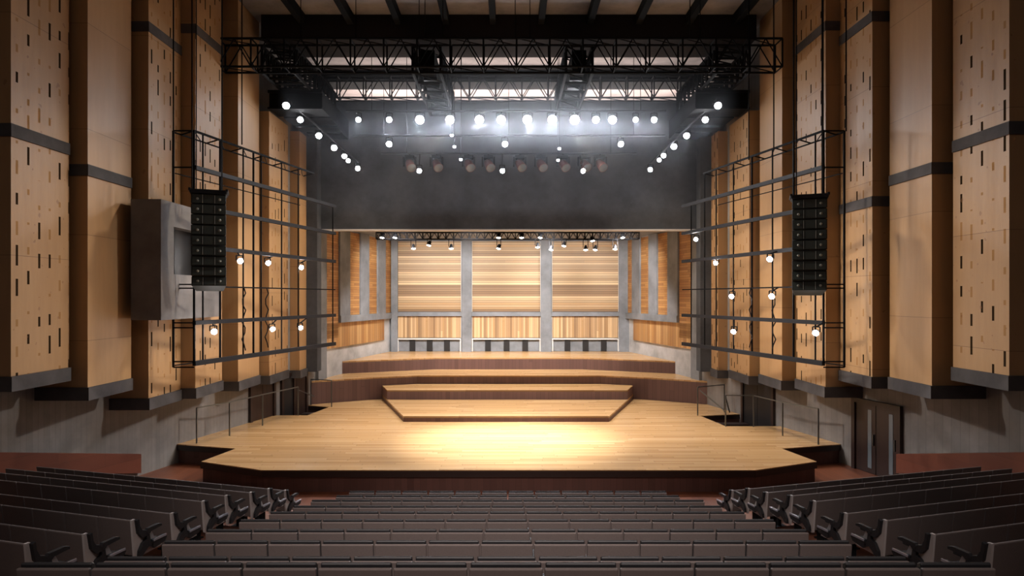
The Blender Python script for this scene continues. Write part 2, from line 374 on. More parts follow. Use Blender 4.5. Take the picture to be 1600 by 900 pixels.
# ------------------------------------------------------------------ stage
def wl(d): return wx(d)-.01
stage = empty('stage_platform', (0, 16.1, 0)); tag(stage, 'wide honey-coloured timber stage with angled front corners and mahogany fascia', 'stage')
P = [(-6.2, 16.1), (6.2, 16.1), (8.15, 16.95), (7.85, 18.4), (wl(18.95), 18.95), (wl(21.6), 21.6), (7.32, 21.6), (7.04, 23.5), (wl(23.85), 23.85), (wl(26), 26),
     (5.9, 27.2), (4, 27.9), (-4, 27.9), (-5.9, 27.2), (-wl(26), 26), (-wl(25.8), 25.8), (-7.13, 25.4), (-7.43, 23.6), (-wl(23.6), 23.6), (-wl(18.95), 18.95), (-7.85, 18.4), (-8.15, 16.95)]
def shift(P, dx=0, dy=0): return [(x+dx, y+dy) for x, y in P]
m = MB(); m.prism(shift(P, 0, -16.1), .535, .56); m.build('deck', M['stage_wood'], stage)
m = MB()
Pi = [(x*.997 if abs(x) > 6.9 or y < 17.1 else x, y+(.05 if y < 19 else 0)) for x, y in P]
m.prism(shift(Pi, 0, -16.1), .0, .38); m.build('fascia', M['riser_wood'], stage)
m = MB(); Pn = [(x*(1.001 if abs(x) < 9 else 1), y-(.01 if y < 18 else 0)) for x, y in P]
m.prism(shift(Pn, 0, -16.1), .38, .535); m.build('nosing', M['dark_edge'], stage)
LOW = [(-3.68, 22.35), (3.50, 22.35), (4.82, 25.95), (5.3, 27.3), (5.3, 27.41), (4, 27.88), (-4, 27.88), (-5.4, 27.38), (-5.4, 27.3), (-4.94, 25.95)]
t = empty('choir_riser', (0, 22.35, .56)); tag(t, 'lower tapered tier of the low centre riser, honey boards over mahogany', 'riser')
m = MB(); m.prism(shift(LOW, 0, -22.35), .14, .2); m.build('deck', M['stage_wood'], t)
m = MB(); m.prism(shift(LOW, 0, -22.35), 0, .14); m.build('fascia', M['riser_wood'], t)
UP = [(-4.94, 26.0), (4.82, 26.0), (5.3, 27.35), (5.3, 27.40), (4, 27.87), (-4, 27.87), (-5.4, 27.37), (-5.4, 27.33)]
t = empty('choir_riser', (0, 26, .76)); tag(t, 'upper tier of the centre riser set against the wide mahogany riser', 'riser')
m = MB(); m.prism(shift(UP, 0, -26), .32, .38); m.build('deck', M['stage_wood'], t)
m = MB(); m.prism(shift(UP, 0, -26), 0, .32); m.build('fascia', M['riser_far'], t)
def sx(d): return 7.95-(d-26.3)*.21875-.01      # shell half width
BIG = [(-wl(26), 26.02), (-5.9, 27.22), (-4, 27.92), (4, 27.92), (5.9, 27.22), (wl(26), 26.02), (7.94, 26.3), (sx(30.6), 30.6), (-sx(30.6), 30.6), (-7.94, 26.3)]
t = empty('choir_riser', (0, 26, .0)); tag(t, 'broad concave riser spanning the full stage width behind the centre tiers', 'riser')
m = MB(); m.prism(shift(BIG, 0, -26), 1.44, 1.50); m.build('deck', M['stage_wood'], t)
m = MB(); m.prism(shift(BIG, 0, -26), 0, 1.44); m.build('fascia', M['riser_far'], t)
TOP = [(-sx(28.6), 28.6), (-3.5, 30.3), (3.5, 30.3), (sx(28.6), 28.6), (sx(33.98), 33.98), (-sx(33.98), 33.98)]
t = empty('choir_riser', (0, 28.6, 1.5)); tag(t, 'highest and rearmost riser against the slatted back wall', 'riser')
m = MB(); m.prism(shift(TOP, 0, -28.6), .49, .55); m.build('deck', M['stage_wood'], t)
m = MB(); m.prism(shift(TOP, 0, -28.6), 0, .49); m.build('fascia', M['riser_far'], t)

# stairwell treads
for s, x0, x1, ys in ((1, 7.45, 8.6, 21.75), (-1, 7.55, 8.1, 23.8)):
    t = empty('stair_flight', (s*x0, ys, 0)); tag(t, 'short dark stair sunk in the stage edge by the %s wall' % ('right' if s > 0 else 'left'), 'stairs')
    for k in range(3):
        m = MB(); a, b = sorted((0, s*(x1-x0))); m.box(a, b, .3+k*.42, .3+(k+1)*.42-.005, 0, .12+.12*k); m.build('step', M['dark_edge'], t)

# ------------------------------------------------------------------ shell panels
def back_panel(x0, x1, z0, z1, mt, label):
    t = empty('slatted_panel', ((x0+x1)/2, 33.9, z0)); tag(t, label, 'wall panel', 'slatted timber panels of the stage shell')
    m = MB(); w_ = (x1-x0)/2; m.box(-w_, w_, 0, .09, 0, z1-z0); m.build('slats', mt, t)
    for a, b, c_, d_ in ((-w_-.03, -w_, -.02, z1-z0), (w_, w_+.03, -.02, z1-z0)): m = MB(); m.box(a, b, -.02, .09, c_, d_); m.build('edge_trim', M['white_trim'], t)
for (p, q), w_ in zip(((622, 720), (738, 844), (863, 966)), ('left', 'centre', 'right')):
    x0, x1 = (p-795)*.0339, (q-795)*.0339
    back_panel(x0, x1, 4.15, 7.88, M['slat_h'], 'large %s back-wall panel of horizontal timber slats' % w_)
    back_panel(x0, x1, 2.78, 3.91, M['slat_v'], 'low %s back-wall panel of upright timber slats' % w_)
    t = empty('vent_recess', ((x0+x1)/2, 33.9, 2.06)); tag(t, 'pale-framed recess with three dark vents under the %s back panel' % w_, 'vent')
    h = (x1-x0)/2+.03
    m = MB(); m.box(-h, h, -.12, .09, .62, .69); m.box(-h, -h+.07, -.12, .09, 0, .62); m.box(h-.07, h, -.12, .09, 0, .62); m.build('frame', M['white_trim'], t)
    m = MB(); m.box(-h+.07, h-.07, .02, .09, 0, .62); m.build('back_plate', M['concrete_grey'], t)
    for k in range(3):
        c_ = -h+2*h*(.235+.27*k); m = MB(); m.box(c_-.15, c_+.15, -.03, .02, 0, .6)
        m.build('vent', M['door_dark'], t)
def shell_pt(s, t_, off=0):       # point on the side wall of the shell, off = towards the axis
    a = Vector((s*7.95, 26.3)); b = Vector((s*6.2, 34.3)); p = a.lerp(b, t_); d = (b-a).normalized(); nrm = Vector((-s*abs(d.y), -abs(d.x)*1.0)) ; nrm.normalize()
    return p+nrm*off
def tpar(p): return (7.95-26.3*p)/(8.0*p+1.75)
tn = 9
for s, side in ((-1, 'left'), (1, 'right')):
    def slab(name, mt, t0, t1, z0, z1, off, parent=None, o=None):
        a, b = shell_pt(s, t0, .0), shell_pt(s, t1, .0); c_, d_ = shell_pt(s, t1, off), shell_pt(s, t0, off)
        m = MB(); ox, oy, oz = o if o else (0, 0, 0)
        m.prism([(q.x-ox, q.y-oy) for q in (a, b, c_, d_)], z0-oz, z1-oz); return m.build(name, mt, parent)
    cols = [(0.0, tpar(.289)), (tpar(.268), tpar(.252)), (tpar(.235), tpar(.222)), (tpar(.208), tpar(.196))]
    for a, b in cols:
        struct(slab('trim_%d' % tn, M['concrete_grey'], a, b, 1.5 if a == 0 else 4.1, 7.94, .14)); tn += 1
    struct(slab('trim_%d' % tn, M['concrete_grey'], cols[1][0], .94, 3.8, 4.1, .18)); tn += 1
    pans = [(cols[0][1], cols[1][0], 3.15, 7.9), (cols[1][1], cols[2][0], 4.1, 7.9), (cols[2][1], cols[3][0], 4.1, 7.9), (cols[3][1], .957, 4.1, 7.9)]
    for k, (a, b, z0, z1) in enumerate(pans):
        o = shell_pt(s, a); t = empty('slatted_panel', (o.x, o.y, z0))
        tag(t, 'tall slatted panel on the %s shell wall, %s' % (side, ['nearest the auditorium', 'second from the auditorium', 'third from the auditorium', 'in the back corner'][k]), 'wall panel', 'slatted timber panels of the stage shell')
        slab('slats', M['slat_hy'], a+.002, b-.002, z0, z1, .06, t, (o.x, o.y, z0))
    o = shell_pt(s, .0); t = empty('slatted_panel', (o.x, o.y, 2.7))
    tag(t, 'low panel of upright slats along the %s shell wall' % side, 'wall panel', 'slatted timber panels of the stage shell')
    slab('slats', M['slat_vy'], cols[1][0]-.13, .84, 2.72, 3.79, .06, t, (o.x, o.y, 2.7))

# ------------------------------------------------------------------ doors in the side walls
def wall_door(s, d0, d1, z0, z1, n_, leaves, strips, label=None):
    r = empty('door_%d' % n_, (s*(wx(d0)), d0, z0)); struct(r)
    dirv = Vector((s*(wx(d1)-wx(d0)), d1-d0)); L = dirv.length; u = dirv/L; nrm = Vector((-s*abs(u.y), -abs(u.x)))
    def pb(name, mt, a, b, za, zb, o0, o1, par=None):
        m = MB(); pts = [u*a+nrm*o0, u*b+nrm*o0, u*b+nrm*o1, u*a+nrm*o1]; m.prism([(p.x, p.y) for p in pts], za, zb); return m.build(name, mt, par or r)
    H = z1-z0
    m = MB()
    for a, b, za, zb in ((-.12, 0, 0, H+.12), (L, L+.12, 0, H+.12), (0, L, H, H+.12)):
        pts = [u*a+nrm*.0, u*b+nrm*.0, u*b+nrm*.1, u*a+nrm*.1]; m.prism([(p.x, p.y) for p in pts], za, zb)
    m.build('frame', M['door_wood'], r)
    w_ = L/leaves
    for k in range(leaves):
        lf = pb('door_leaf', label or M['door_wood'], k*w_+.01, (k+1)*w_-.01, .01, H-.01, .005, .05)
        if strips:
            pb('glass_strip', M['door_glass'], (k+.62)*w_, (k+.80)*w_, .15, H-.15, .05, .058, lf)
            pb('door_handle', M['rail_steel'], (k+.9)*w_, (k+.93)*w_, H*.42, H*.58, .05, .1, lf)
wall_door(1, 18.35, 16.95, .0, 1.92, 1, 2, True)
wall_door(1, 23.55, 21.98, .02, 1.97, 2, 2, False, M['door_dark'])
wall_door(-1, 22.3, 23.5, .56, 1.9, 3, 2, False)
wall_door(-1, 24.1, 24.75, .02, 1.9, 4, 1, False, M['door_dark'])
wall_door(-1, 25.0, 25.6, .02, 1.9, 5, 1, False)

# ------------------------------------------------------------------ handrails
def rail(label, pts, tops=None, diag=None):
    b = Vector((pts[0][0], pts[0][1], .56)); r = empty('handrail', b); tag(r, label, 'railing', 'thin steel handrails beside the stage')
    H = 1.05
    for (x, y) in pts:
        m = MB(); m.bar((x-b.x, y-b.y, 0), (x-b.x, y-b.y, H), .035, .035); m.build('post', M['rail_steel'], r)
    m = MB()
    for (x, y), (x2, y2) in zip(pts, pts[1:]): m.bar((x-b.x, y-b.y, H), (x2-b.x, y2-b.y, H), .045, .03)
    m.build('top_rail', M['rail_steel'], r)
    if diag:
        m = MB(); m.bar(Vector(diag[0])-b, Vector(diag[1])-b, .035, .035); m.build('stair_rail', M['rail_steel'], r)
rail('long steel handrail running along the left side of the stage', [(-9.3, 19.07), (-8.77, 20.1), (-8.35, 21.7), (-7.75, 23.55)], diag=((-7.75, 23.55, 1.5), (-7.7, 25.3, 1.0)))
rail('short steel handrail behind the left stage stairwell', [(-7.98, 25.83), (-7.05, 25.45)])
rail('long steel handrail along the right side of the stage, beside the far door', [(9.14, 18.9), (8.6, 20.1), (8.22, 21.5), (7.3, 21.55)], diag=((7.36, 21.7, 1.5), (7.9, 22.9, .8)))
rail('short steel handrail behind the right stage stairwell', [(6.95, 23.55), (8.15, 24.2)], diag=((7.0, 23.45, 1.5), (7.6, 22.4, .9)))

# parapets by the seating
for s, side in ((-1, 'left'), (1, 'right')):
    t = empty('parapet', (-9.7 if s < 0 else 10.22, 16.8, 0)); tag(t, 'red mahogany parapet panel against the %s concrete wall beside the seats' % side, 'parapet')
    P0 = Vector((0, 0)); P1 = Vector((s*(1.42 if s < 0 else .9), -3.6)); 
    m = MB(); nn = Vector((-s*.07, -.03)); a, b = P0, P1
    lo = [(a.x, a.y, .30), (b.x, b.y, 1.24), (b.x+nn.x, b.y+nn.y, 1.24), (a.x+nn.x, a.y+nn.y, .30)]
    hi = [(a.x, a.y, .80), (b.x, b.y, 1.72), (b.x+nn.x, b.y+nn.y, 1.72), (a.x+nn.x, a.y+nn.y, .80)]
    m.add(lo+hi, [(3, 2, 1, 0), (4, 5, 6, 7), (0, 1, 5, 4), (1, 2, 6, 5), (2, 3, 7, 6), (3, 0, 4, 7)])
    m.build('timber_panel', M['mahogany'], t)
    m = MB(); lo = [(a.x+s*.02, a.y, .0), (b.x+s*.02, b.y, .0), (b.x+s*.1, b.y, .0), (a.x+s*.1, a.y, .0)]; hi = [(p[0], p[1], z) for p, z in zip(lo, (.4, 1.3, 1.3, .4))]
    m.add(lo+hi, [(3, 2, 1, 0), (4, 5, 6, 7), (0, 1, 5, 4), (1, 2, 6, 5), (2, 3, 7, 6), (3, 0, 4, 7)])
    m.build('upstand', M['concrete_wall'], t)

# ------------------------------------------------------------------ concrete booth on the left wall
t = empty('control_booth', (-8.75, 16.1, 4.33)); tag(t, 'grey concrete control booth with dark square window on the left wall', 'booth')
m = MB(); X = -.92; h = 3.05
# front block with a recessed opening in the face that looks to the hall
m.box(-.76, 0, 0, .56, 0, h); m.box(-.62, 0, .56, .62, 0, h); m.box(-.24, 0, 2.18, 3.25, 0, h); m.box(-.62, 0, .62, 2.18, 0, 1.18); m.box(-.62, 0, .62, 2.18, 2.42, h); m.box(-.62, -.35, .62, 2.18, 1.18, 2.42)
m.build('booth_shell', M['concrete_box'], t)
m = MB(); m.box(-.345, -.3, .625, 2.175, 1.185, 2.415); m.build('window_pane', M['door_dark'], t)

# ------------------------------------------------------------------ trusses
def truss(name, label, x0, x1, y0, y1, z0, z1, bays, axis='x', r=.035, fill=None, group='black lighting trusses under the roof'):
    t = empty(name, ((x0+x1)/2, (y0+y1)/2, z0)); tag(t, label, 'truss', group); c0 = t.location.copy()
    def P(u, v, w_): # u along, v across, w up (0..1)
        p = Vector((x0+(x1-x0)*u, y0+(y1-y0)*v, z0+(z1-z0)*w_)) if axis == 'x' else Vector((x0+(x1-x0)*v, y0+(y1-y0)*u, z0+(z1-z0)*w_))
        return p-c0
    ch = MB(); wb = MB()
    for v_ in (0, 1):
        for w_ in (0, 1): ch.tube(P(0, v_, w_), P(1, v_, w_), r, 6)
    for i in range(bays+1):
        u = i/bays
        for v_ in (0, 1): wb.tube(P(u, v_, 0), P(u, v_, 1), r*.85, 5)
        for w_ in (0, 1): wb.tube(P(u, 0, w_), P(u, 1, w_), r*.7, 5)
        if i < bays:
            mid = (i+.5)/bays; u2 = (i+1)/bays
            for v_ in (0, 1): wb.tube(P(u, v_, 0), P(mid, v_, 1), r*.6, 5); wb.tube(P(mid, v_, 1), P(u2, v_, 0), r*.6, 5)
            wb.tube(P(u, 0, 1), P(u2, 1, 1), r*.5, 5); wb.tube(P(u, 0, 0), P(u2, 1, 0), r*.5, 5)
    ch.build('chords', M['black_steel'], t); wb.build('lattice', M['black_steel'], t)
    return t
truss('lighting_truss', 'long black box truss spanning the hall in front of the stage', -9.1, 8.55, 20.0, 20.55, 12.12, 13.0, 17)
truss('lighting_truss', 'black box truss resting along the top of the charcoal header', -7.9, 7.9, 25.5, 25.95, 12.87, 13.75, 15)
for x0, x1, nm in ((-3.1, -2.2, 'left'), (1.85, 2.7, 'right')):
    t = truss('lengthwise_truss', 'dark lengthwise truss with cable tray linking front truss to header, %s of centre' % nm, x0, x1, 20.62, 25.45, 12.15, 13.0, 5, 'y', .05)
    m = MB(); w_ = (x1-x0)/2; m.box(-w_*.55, w_*.55, -2.35, 2.35, .2, .75); m.build('cable_tray', M['beam'], t)
    for k in range(6): m = MB(); m.box(-w_*.5, w_*.5, -2.2+k*.8, -1.95+k*.8, .1, .2); m.build('winch_block', M['black'], t)
for x0, x1, nm in ((-7.95, -6.9, 'left'), (6.7, 7.75, 'right')):
    truss('lengthwise_truss', 'black ladder-like side truss near the %s pilasters' % nm, x0, x1, 20.62, 25.45, 12.15, 13.0, 9, 'y', .055)

# shell lighting truss
truss('lighting_truss', 'slim black truss carrying small spots inside the stage shell', -6.0, 5.9, 28.9, 29.15, 7.55, 7.85, 34, 'x', .022)
for sx_, nm in ((-1, 'left'), (1, 'right')):
    m = MB(); x = sx_*5.6; m.tube((x, 29, 7.86), (x, 29, 7.94), .02); m.tube((x*.2, 29, 7.86), (x*.2, 29, 7.94), .02); tag(m.build('truss_hanger', M['black_steel']), 'short hangers of the shell truss, %s end' % nm, 'hanger')

# ------------------------------------------------------------------ spotlights
def fixture(p, aim, size, label, group, name='stage_spotlight', lit='lens', hang=.3, body=None, clamp=None):
    p = Vector(p); aim = Vector(aim).normalized(); body = body or M['plastic']
    t = empty(name, p); tag(t, label, 'spotlight', group)
    m = MB(); b0 = -aim*size*1.5; m.tube(b0, Vector((0, 0, 0)), size*.55, 12, size*.9); m.tube((0, 0, 0), aim*size*.12, size, 14, size); m.dome(b0, -aim, size*.55, size*.4, 12, 3)
    m.build('housing', body, t)
    if lit:
        m = MB(); m.dome(aim*size*.125, aim, size*.88, size*.25, 14, 3); m.build('lens', M[lit], t)
    m = MB(); c0 = -aim*size*.7; side = aim.cross(Vector((0, 0, 1))).normalized()*size*1.0; up = Vector((0, 0, hang))
    for s_ in (-1, 1): m.bar(c0+side*s_, c0+side*s_+up*.7, .03, .02)
    m.bar(c0+side+up*.7, c0-side+up*.7, .03, .03); m.tube(c0+up*.7, (Vector(clamp)-p) if clamp is not None else c0+up, .022, 6); m.build('yoke', M['black_steel'], t)
    return t
def pipe(label, p, q, r=.03, drops=()):
    p = Vector(p); q = Vector(q); t = empty('lighting_bar', p); tag(t, label, 'lighting bar', 'lighting bars in front of the header')
    m = MB(); m.tube((0, 0, 0), q-p, r, 8); m.build('bar', M['grey_steel'], t)
    if drops:
        m = MB()
        for u, top in drops: a = (q-p)*u; m.tube(a, (a.x, a.y, top-p.z), .012, 5)
        m.build('hang_wires', M['black_steel'], t)
    return t
# main row
DR = 24.0; zb = at(0, 187, DR).z+.32
pipe('long lighting bar carrying the brightest row of spots', (-6.1, DR, zb), (5.9, DR, zb), .04, [(u, CEIL) for u in (.08, .36, .64, .92)])
main = [(560, 5), (608, 5.5), (656, 8.5), (703, 8.5), (749, 8.5), (783, 8.5), (824, 9), (863, 9), (898, 9.5), (931, 7), (957, 8), (993, 5), (1022, 5.5)]
onm = ['first', 'second', 'third', 'fourth', 'fifth', 'sixth', 'seventh', 'eighth', 'ninth', 'tenth', 'eleventh', 'twelfth', 'thirteenth', 'fourteenth', 'fifteenth', 'sixteenth', 'seventeenth']
G1 = 'blazing spots in the main row above the stage'
for i, (px, rr) in enumerate(main):
    p = at(px, 187, DR); sz = rr*DR/1000*.86
    fixture(p, (.0-(p.x)*.03, -1, -.55), sz, 'blazing white spot, %s from left in the main row over the stage' % onm[i], G1, hang=.32, clamp=(p.x, DR, zb))
    lamp_spot('row_beam', p+Vector((0, -.3, -.25)), (p.x*.8, 15.5, .6), 60*rr, 130, COOL, 1, .12)
# second bar
z2 = at(0, 216, 24.6).z+.1
pipe('second lighting bar just below the main row', (-6.0, 24.6, z2), (6.0, 24.6, z2), .04, [(.1, CEIL), (.5, CEIL), (.9, CEIL)])
for i, px in enumerate((608, 789, 970)):
    p = at(px, 221, 24.6)+Vector((0, 0, -.1))
    fixture(p, (.1, -1, -.6), .12, '%s white spot hung under the second lighting bar' % ('left', 'centre', 'right')[i], 'spots under the second bar', hang=.3, clamp=(p.x, 24.6, z2))
# third bar with dim reddish moving heads
z3 = at(0, 240, 25.1).z
pipe('lowest lighting bar with dim moving heads in front of the header', (-5.0, 25.1, z3), (5.0, 25.1, z3), .035, [(.1, CEIL), (.9, CEIL)])
for i, px in enumerate((640, 682, 732, 763, 812, 845, 880, 913, 938)):
    p = at(px, 255, 25.1)
    t = empty('moving_head_light', p); tag(t, 'unlit dull red moving head, %s from left on the lowest lighting bar' % onm[i], 'moving head light', 'dim moving heads on the lowest bar')
    m = MB(); m.box(-.18, .18, -.12, .12, .16, .30); m.build('base', M['black_steel'], t, bevel=.02)
    m = MB(); m.box(-.26, -.2, -.06, .06, -.12, .24); m.box(.2, .26, -.06, .06, -.12, .24); m.tube((0, 0, .29), (0, 0, .385), .03, 8); m.build('arms', M['black_steel'], t)
    m = MB(); m.tube((-.03, .12, .05), (.1, -.16, -.22), .15, 12, .19); m.dome((-.03, .12, .05), (-.13, .28, .27), .15, .1, 12, 3); m.build('head', M['red_case'], t)
    m = MB(); m.dome((.1, -.16, -.22), (.13, -.28, -.27), .17, .03, 12, 2); m.build('lens', M['door_glass'], t)
for i, px in enumerate((655, 785, 911)):
    p = at(px, 267, 24.9)
    fixture(p, (.15, -1, -.4), .10, '%s small white spot hanging lowest in front of the header' % ('left', 'centre', 'right')[i], 'lowest white spots', hang=.3, clamp=(p.x, 25.1, z3))
# little globes on drop cables
k = 0
for side, pts in (('left', ((706, 211, 22.6), (710, 229, 23.3), (720, 249, 24.0))), ('right', ((874, 232, 23.4), (872, 250, 24.2)))):
    for j, (px, py, d) in enumerate(pts):
        p = at(px, py, d); t = empty('drop_lamp', p); tag(t, 'tiny round lamp on a drop cable %s of centre, %s from top' % (side, onm[j]), 'drop lamp', 'tiny drop lamps over the stage')
        m = MB(); m.dome((0, 0, 0), (0, -.3, -1), .055, .055, 12, 4); m.build('globe', M['lens'], t)
        m = MB(); m.dome((0, 0, 0), (0, .3, 1), .058, .08, 12, 3); m.build('cap', M['black_steel'], t)
        m = MB(); m.tube((0, .02, .06), (0, .02, (13.67 if 21.7 < p.y < 23.4 else CEIL)-p.z), .01, 5); m.build('cable', M['black_steel'], t)
# diagonal side rows
LD = [(447, 165, 22.0), (469, 187, 22.9), (498, 212, 23.7), (522, 231, 24.4), (538, 244, 24.9), (544, 251, 25.1), (559, 263, 25.5)]
RD = [(1122, 165, 22.0), (1102, 187, 22.9), (1073, 212, 23.7), (1053, 229, 24.4), (1037, 243, 24.9), (1030, 250, 25.1), (1016, 265, 25.5)]
for side, L_ in (('left', LD), ('right', RD)):
    a, b = at(*L_[0])+Vector((0, .1, .25)), at(*L_[-1])+Vector((0, .1, .25))
    pipe('sloping lighting bar under the %s rigging gallery' % side, a, b, .035)
    for i, q in enumerate(L_):
        p = at(*q); sz = (.13, .115, .12, .12, .10, .085, .10)[i]
        fixture(p, (.35 if side == 'left' else -.35, -1, -.5), sz, 'white spot on the sloping %s bar, %s from the top' % (side, onm[i]), 'spots on the sloping side bars', hang=.25, clamp=a.lerp(b, (p.y-L_[0][2])/(L_[-1][2]-L_[0][2])))
        if i < 4: lamp_spot('side_beam', p+Vector((0, -.3, -.25)), (-p.x*.2, 17, .6), 180, 70, COOL, 1, .1)
# spots inside the shell
S = [(597, 371, 0), (617, 371, 0), (646, 388, 1), (670, 383, 1), (705, 388, 1), (779, 371, 0), (779, 388, 1), (815, 371, 0), (844, 371, 0), (840, 386, 1), (861, 390, 1), (881, 384, 1), (915, 390, 1), (926, 376, 0), (930, 390, 1), (961, 389, 1), (973, 371, 0)]
for i, (px, py, low) in enumerate(S):
    p = at(px, py, 28.75)
    fixture(p, (random.uniform(-.2, .2), -.25, -1), .11, 'small white spot under the shell truss, %s from left' % onm[i], 'small spots inside the shell', lit='lens_warm', hang=max(.12, 7.58-p.z), body=M['black_steel'], clamp=(p.x, 28.9, 7.55))

# ------------------------------------------------------------------ hanging wires from the roof
def wire(px, d, ybot, label, r=.018):
    p = at(px, ybot, d); m = MB(); m.tube((0, 0, 0), (0, 0, CEIL-p.z-.01), r, 6); o = m.build('hanging_cable', M['black_steel'], loc=p); tag(o, label, 'cable', 'long cables dropping from the roof'); return o
for i, (px, d, yb) in enumerate(((271, 16.6, 207), (300, 16.5, 300), (347, 17.4, 300), (378, 18.7, 226))):
    wire(px, d, yb, 'thin vertical cable dropping past the left wall, %s from left' % onm[i])
for i, (px, d, yb) in enumerate(((1170, 19.8, 250), (1209, 18.6, 235), (1240, 16.8, 305), (1286, 16.5, 305), (1322, 16.6, 205))):
    wire(px, d, yb, 'thin vertical cable dropping past the right wall, %s from left' % onm[i])
for i, px in enumerate((470, 556, 655, 664, 692, 805, 828, 1078, 1094)):
    wire(px, 19.95 if px not in (805, 828) else 20.6, 60, 'short cable holding the front truss from the roof, %s from left' % onm[i], .014)

# ------------------------------------------------------------------ side frames
ZR = [(9.33, .035), (8.36, .07), (7.33, .07), (6.27, .07), (5.2, .025), (4.23, .07), (3.15, .08)]
for s, side in ((-1, 'left'), (1, 'right')):
    A = Vector((s*8.36, 17.0)); B = Vector((s*6.6, 24.3)); base = Vector((A.x, A.y, 3.15))
    t = empty('lighting_grid', base); tag(t, 'black steel lighting grid standing off the %s wall' % side, 'lighting frame')
    def G(u, z, off=0): p = A.lerp(B, u); return Vector((p.x+s*off, p.y, z))-base
    ps = (.492, .478, .451, .415, .399, .387, .355, .329, .275) if s < 0 else (.496, .479, .445, .412, .380, .351, .324, .306, .285)
    for k, p_ in enumerate(ps):
        u = (8.36-17*p_)/(1.76+7.3*p_); u = min(max(u, 0), 1)
        zt = 9.33 if u < .8 else 8.36
        m = MB(); m.bar(G(u, 3.15), G(u, zt), .05 if k in (0, 2, 4) else .035, .035); m.build('upright', M['black_steel'], t)
    for z, th in ZR:
        m = MB(); e = .8 if z > 9 else 1
        m.bar(G(0, z), G(e, z), .1 if th > .04 else .04, th*1.6)
        m.build('crossbar', M['grey_steel'] if th > .04 else M['black_steel'], t)
    m = MB()
    for z in (9.33, 8.36, 5.25, 5.15, 4.23, 4.1, 3.2, 3.05):
        m.bar(G(0, z), G(0, z, .55), .035, .035)
    for k, u in enumerate((.0, .13, .27, .41, .55, .69, .8)):
        m.bar(G(u, 9.33), G(u+.03, 9.28, .5), .03, .03)
        if k < 6: m.bar(G(u, 9.33), G(u+.13, 9.28, .5), .02, .02)
    m.bar(G(0, 9.28, .5), G(.8, 9.28, .5), .035, .035); m.bar(G(0, 8.2, .5), G(.8, 8.2, .5), .025, .025)
    m.bar(G(0, 3.05, .55), G(0, 9.33, .55), .045, .045); m.bar(G(0, 3.1, .5), G(.5, 3.1, .5), .03, .03)
    m.build('rear_braces', M['black_steel'], t)
    m = MB()
    for u in (.27, .42):
        pts = [G(u+.012*math.sin(j*1.9), 5.2-j*.17, -.03) for j in range(12)]
        for a, b in zip(pts, pts[1:]): m.tube(a, b, .018, 5)
    m.build('loose_cables', M['black'], t)
    fl_ = ((371, 408, 18.7), (415, 411, 20.6), (467, 418, 22.5), (330, 518, 17.7), (422, 514, 20.7), (466, 512, 22.5)) if s < 0 else ((1091, 374, 24.1), (1122, 411, 22.3), (1207, 405, 18.8), (1147, 463, 21.0), (1210, 463, 18.8), (1150, 518, 21.0), (1279, 520, 17.0))
    lab = ('upper row, nearest', 'upper row, middle', 'upper row, farthest', 'lower row, nearest', 'lower row, middle', 'lower row, farthest') if s < 0 else ('highest', 'below the third crossbar, farther one', 'below the third crossbar, nearer one', 'at mid height, farther one', 'at mid height, nearer one', 'bottom row, farther one', 'bottom row, nearer one')
    for q, lb in zip(fl_, lab):
        p = at(*q); fixture(p+Vector((-s*.1, -.05, 0)), (-s*.75, -.9, -.35), .09, 'small lit spot on the %s lighting grid, %s' % (side, lb), 'spots clamped on the side lighting grids', hang=.2, clamp=G(min(max((p.y-17)/7.3, 0), 1), min([z for z, _ in ZR if z > p.z+.15]))+base)
        l = bpy.data.lights.new('grid_lamp_glow', 'POINT'); l.energy = 16; l.color = WHITE; l.shadow_soft_size = .1
        o = bpy.data.objects.new('grid_lamp_glow', l); COL.objects.link(o); o.location = p+Vector((-s*.25, -.3, -.05))

# ------------------------------------------------------------------ line arrays
for s, side, (px0, px1), ytop in ((-1, 'left', (302, 350), 303), (1, 'right', (1240, 1290), 310)):
    D = 16.4; x = ((px0+px1)/2-795)*D/1000; z = EYE-(ytop-465)*D/1000
    t = empty('line_array_speaker', (x, D, z), -s*math.radians(22)); tag(t, 'black curved line array of nine speakers hung at the %s lighting grid' % side, 'speaker array')
    m = MB(); m.box(-.43, .43, -.1, .55, 0, .1); m.box(-.46, -.40, -.14, .6, .06, .12); m.box(.4, .46, -.14, .6, .06, .12); m.build('flying_frame', M['grey_steel'], t)
    y = 0; zc = 0; ang = 0
    for k in range(9):
        ang = math.radians([0, 1, 2, 3, 5, 7, 10, 13, 16][k]); hh = .265
        R = Matrix.Rotation(-ang, 4, 'X')@Matrix.Rotation(0, 4, 'Z')
        cab = MB(); cab.prism([(-.41, 0), (.41, 0), (.33, .5), (-.33, .5)], -hh+.012, -.004)
        o = cab.build('cabinet', M['cab'], t, bevel=.008, seg=1)
        o.matrix_local = Matrix.Translation((-s*.0, y, zc))@R
        gr = MB(); gr.box(-.38, -.17, -.015, .0, -hh+.03, -.025); gr.box(.17, .38, -.015, 0, -hh+.03, -.025); gr.box(-.11, .13, -.015, 0, -hh+.03, -.025); gr.build('grille', M['grille'], o)
        cn = MB()
        for cx in (-.26, .26): cn = MB(); cn.dome((cx, -.016, -.135), (0, -1, 0), .035, .03, 10, 3); cn.build('driver', M['cone'], o)
        for cx in (-.14, .145): cn = MB(); cn.box(cx-.008, cx+.008, -.022, 0, -hh+.03, -.03); cn.build('trim_strip', M['cone'], o)
        y += math.sin(ang)*hh; zc -= math.cos(ang)*hh
    m = MB(); m.tube((-.3, .2, .1), (-.3, .2, CEIL-z-.01), .014, 6); m.tube((.3, .2, .1), (.3, .2, CEIL-z-.01), .014, 6); m.build('hoist_cable', M['black_steel'], t)

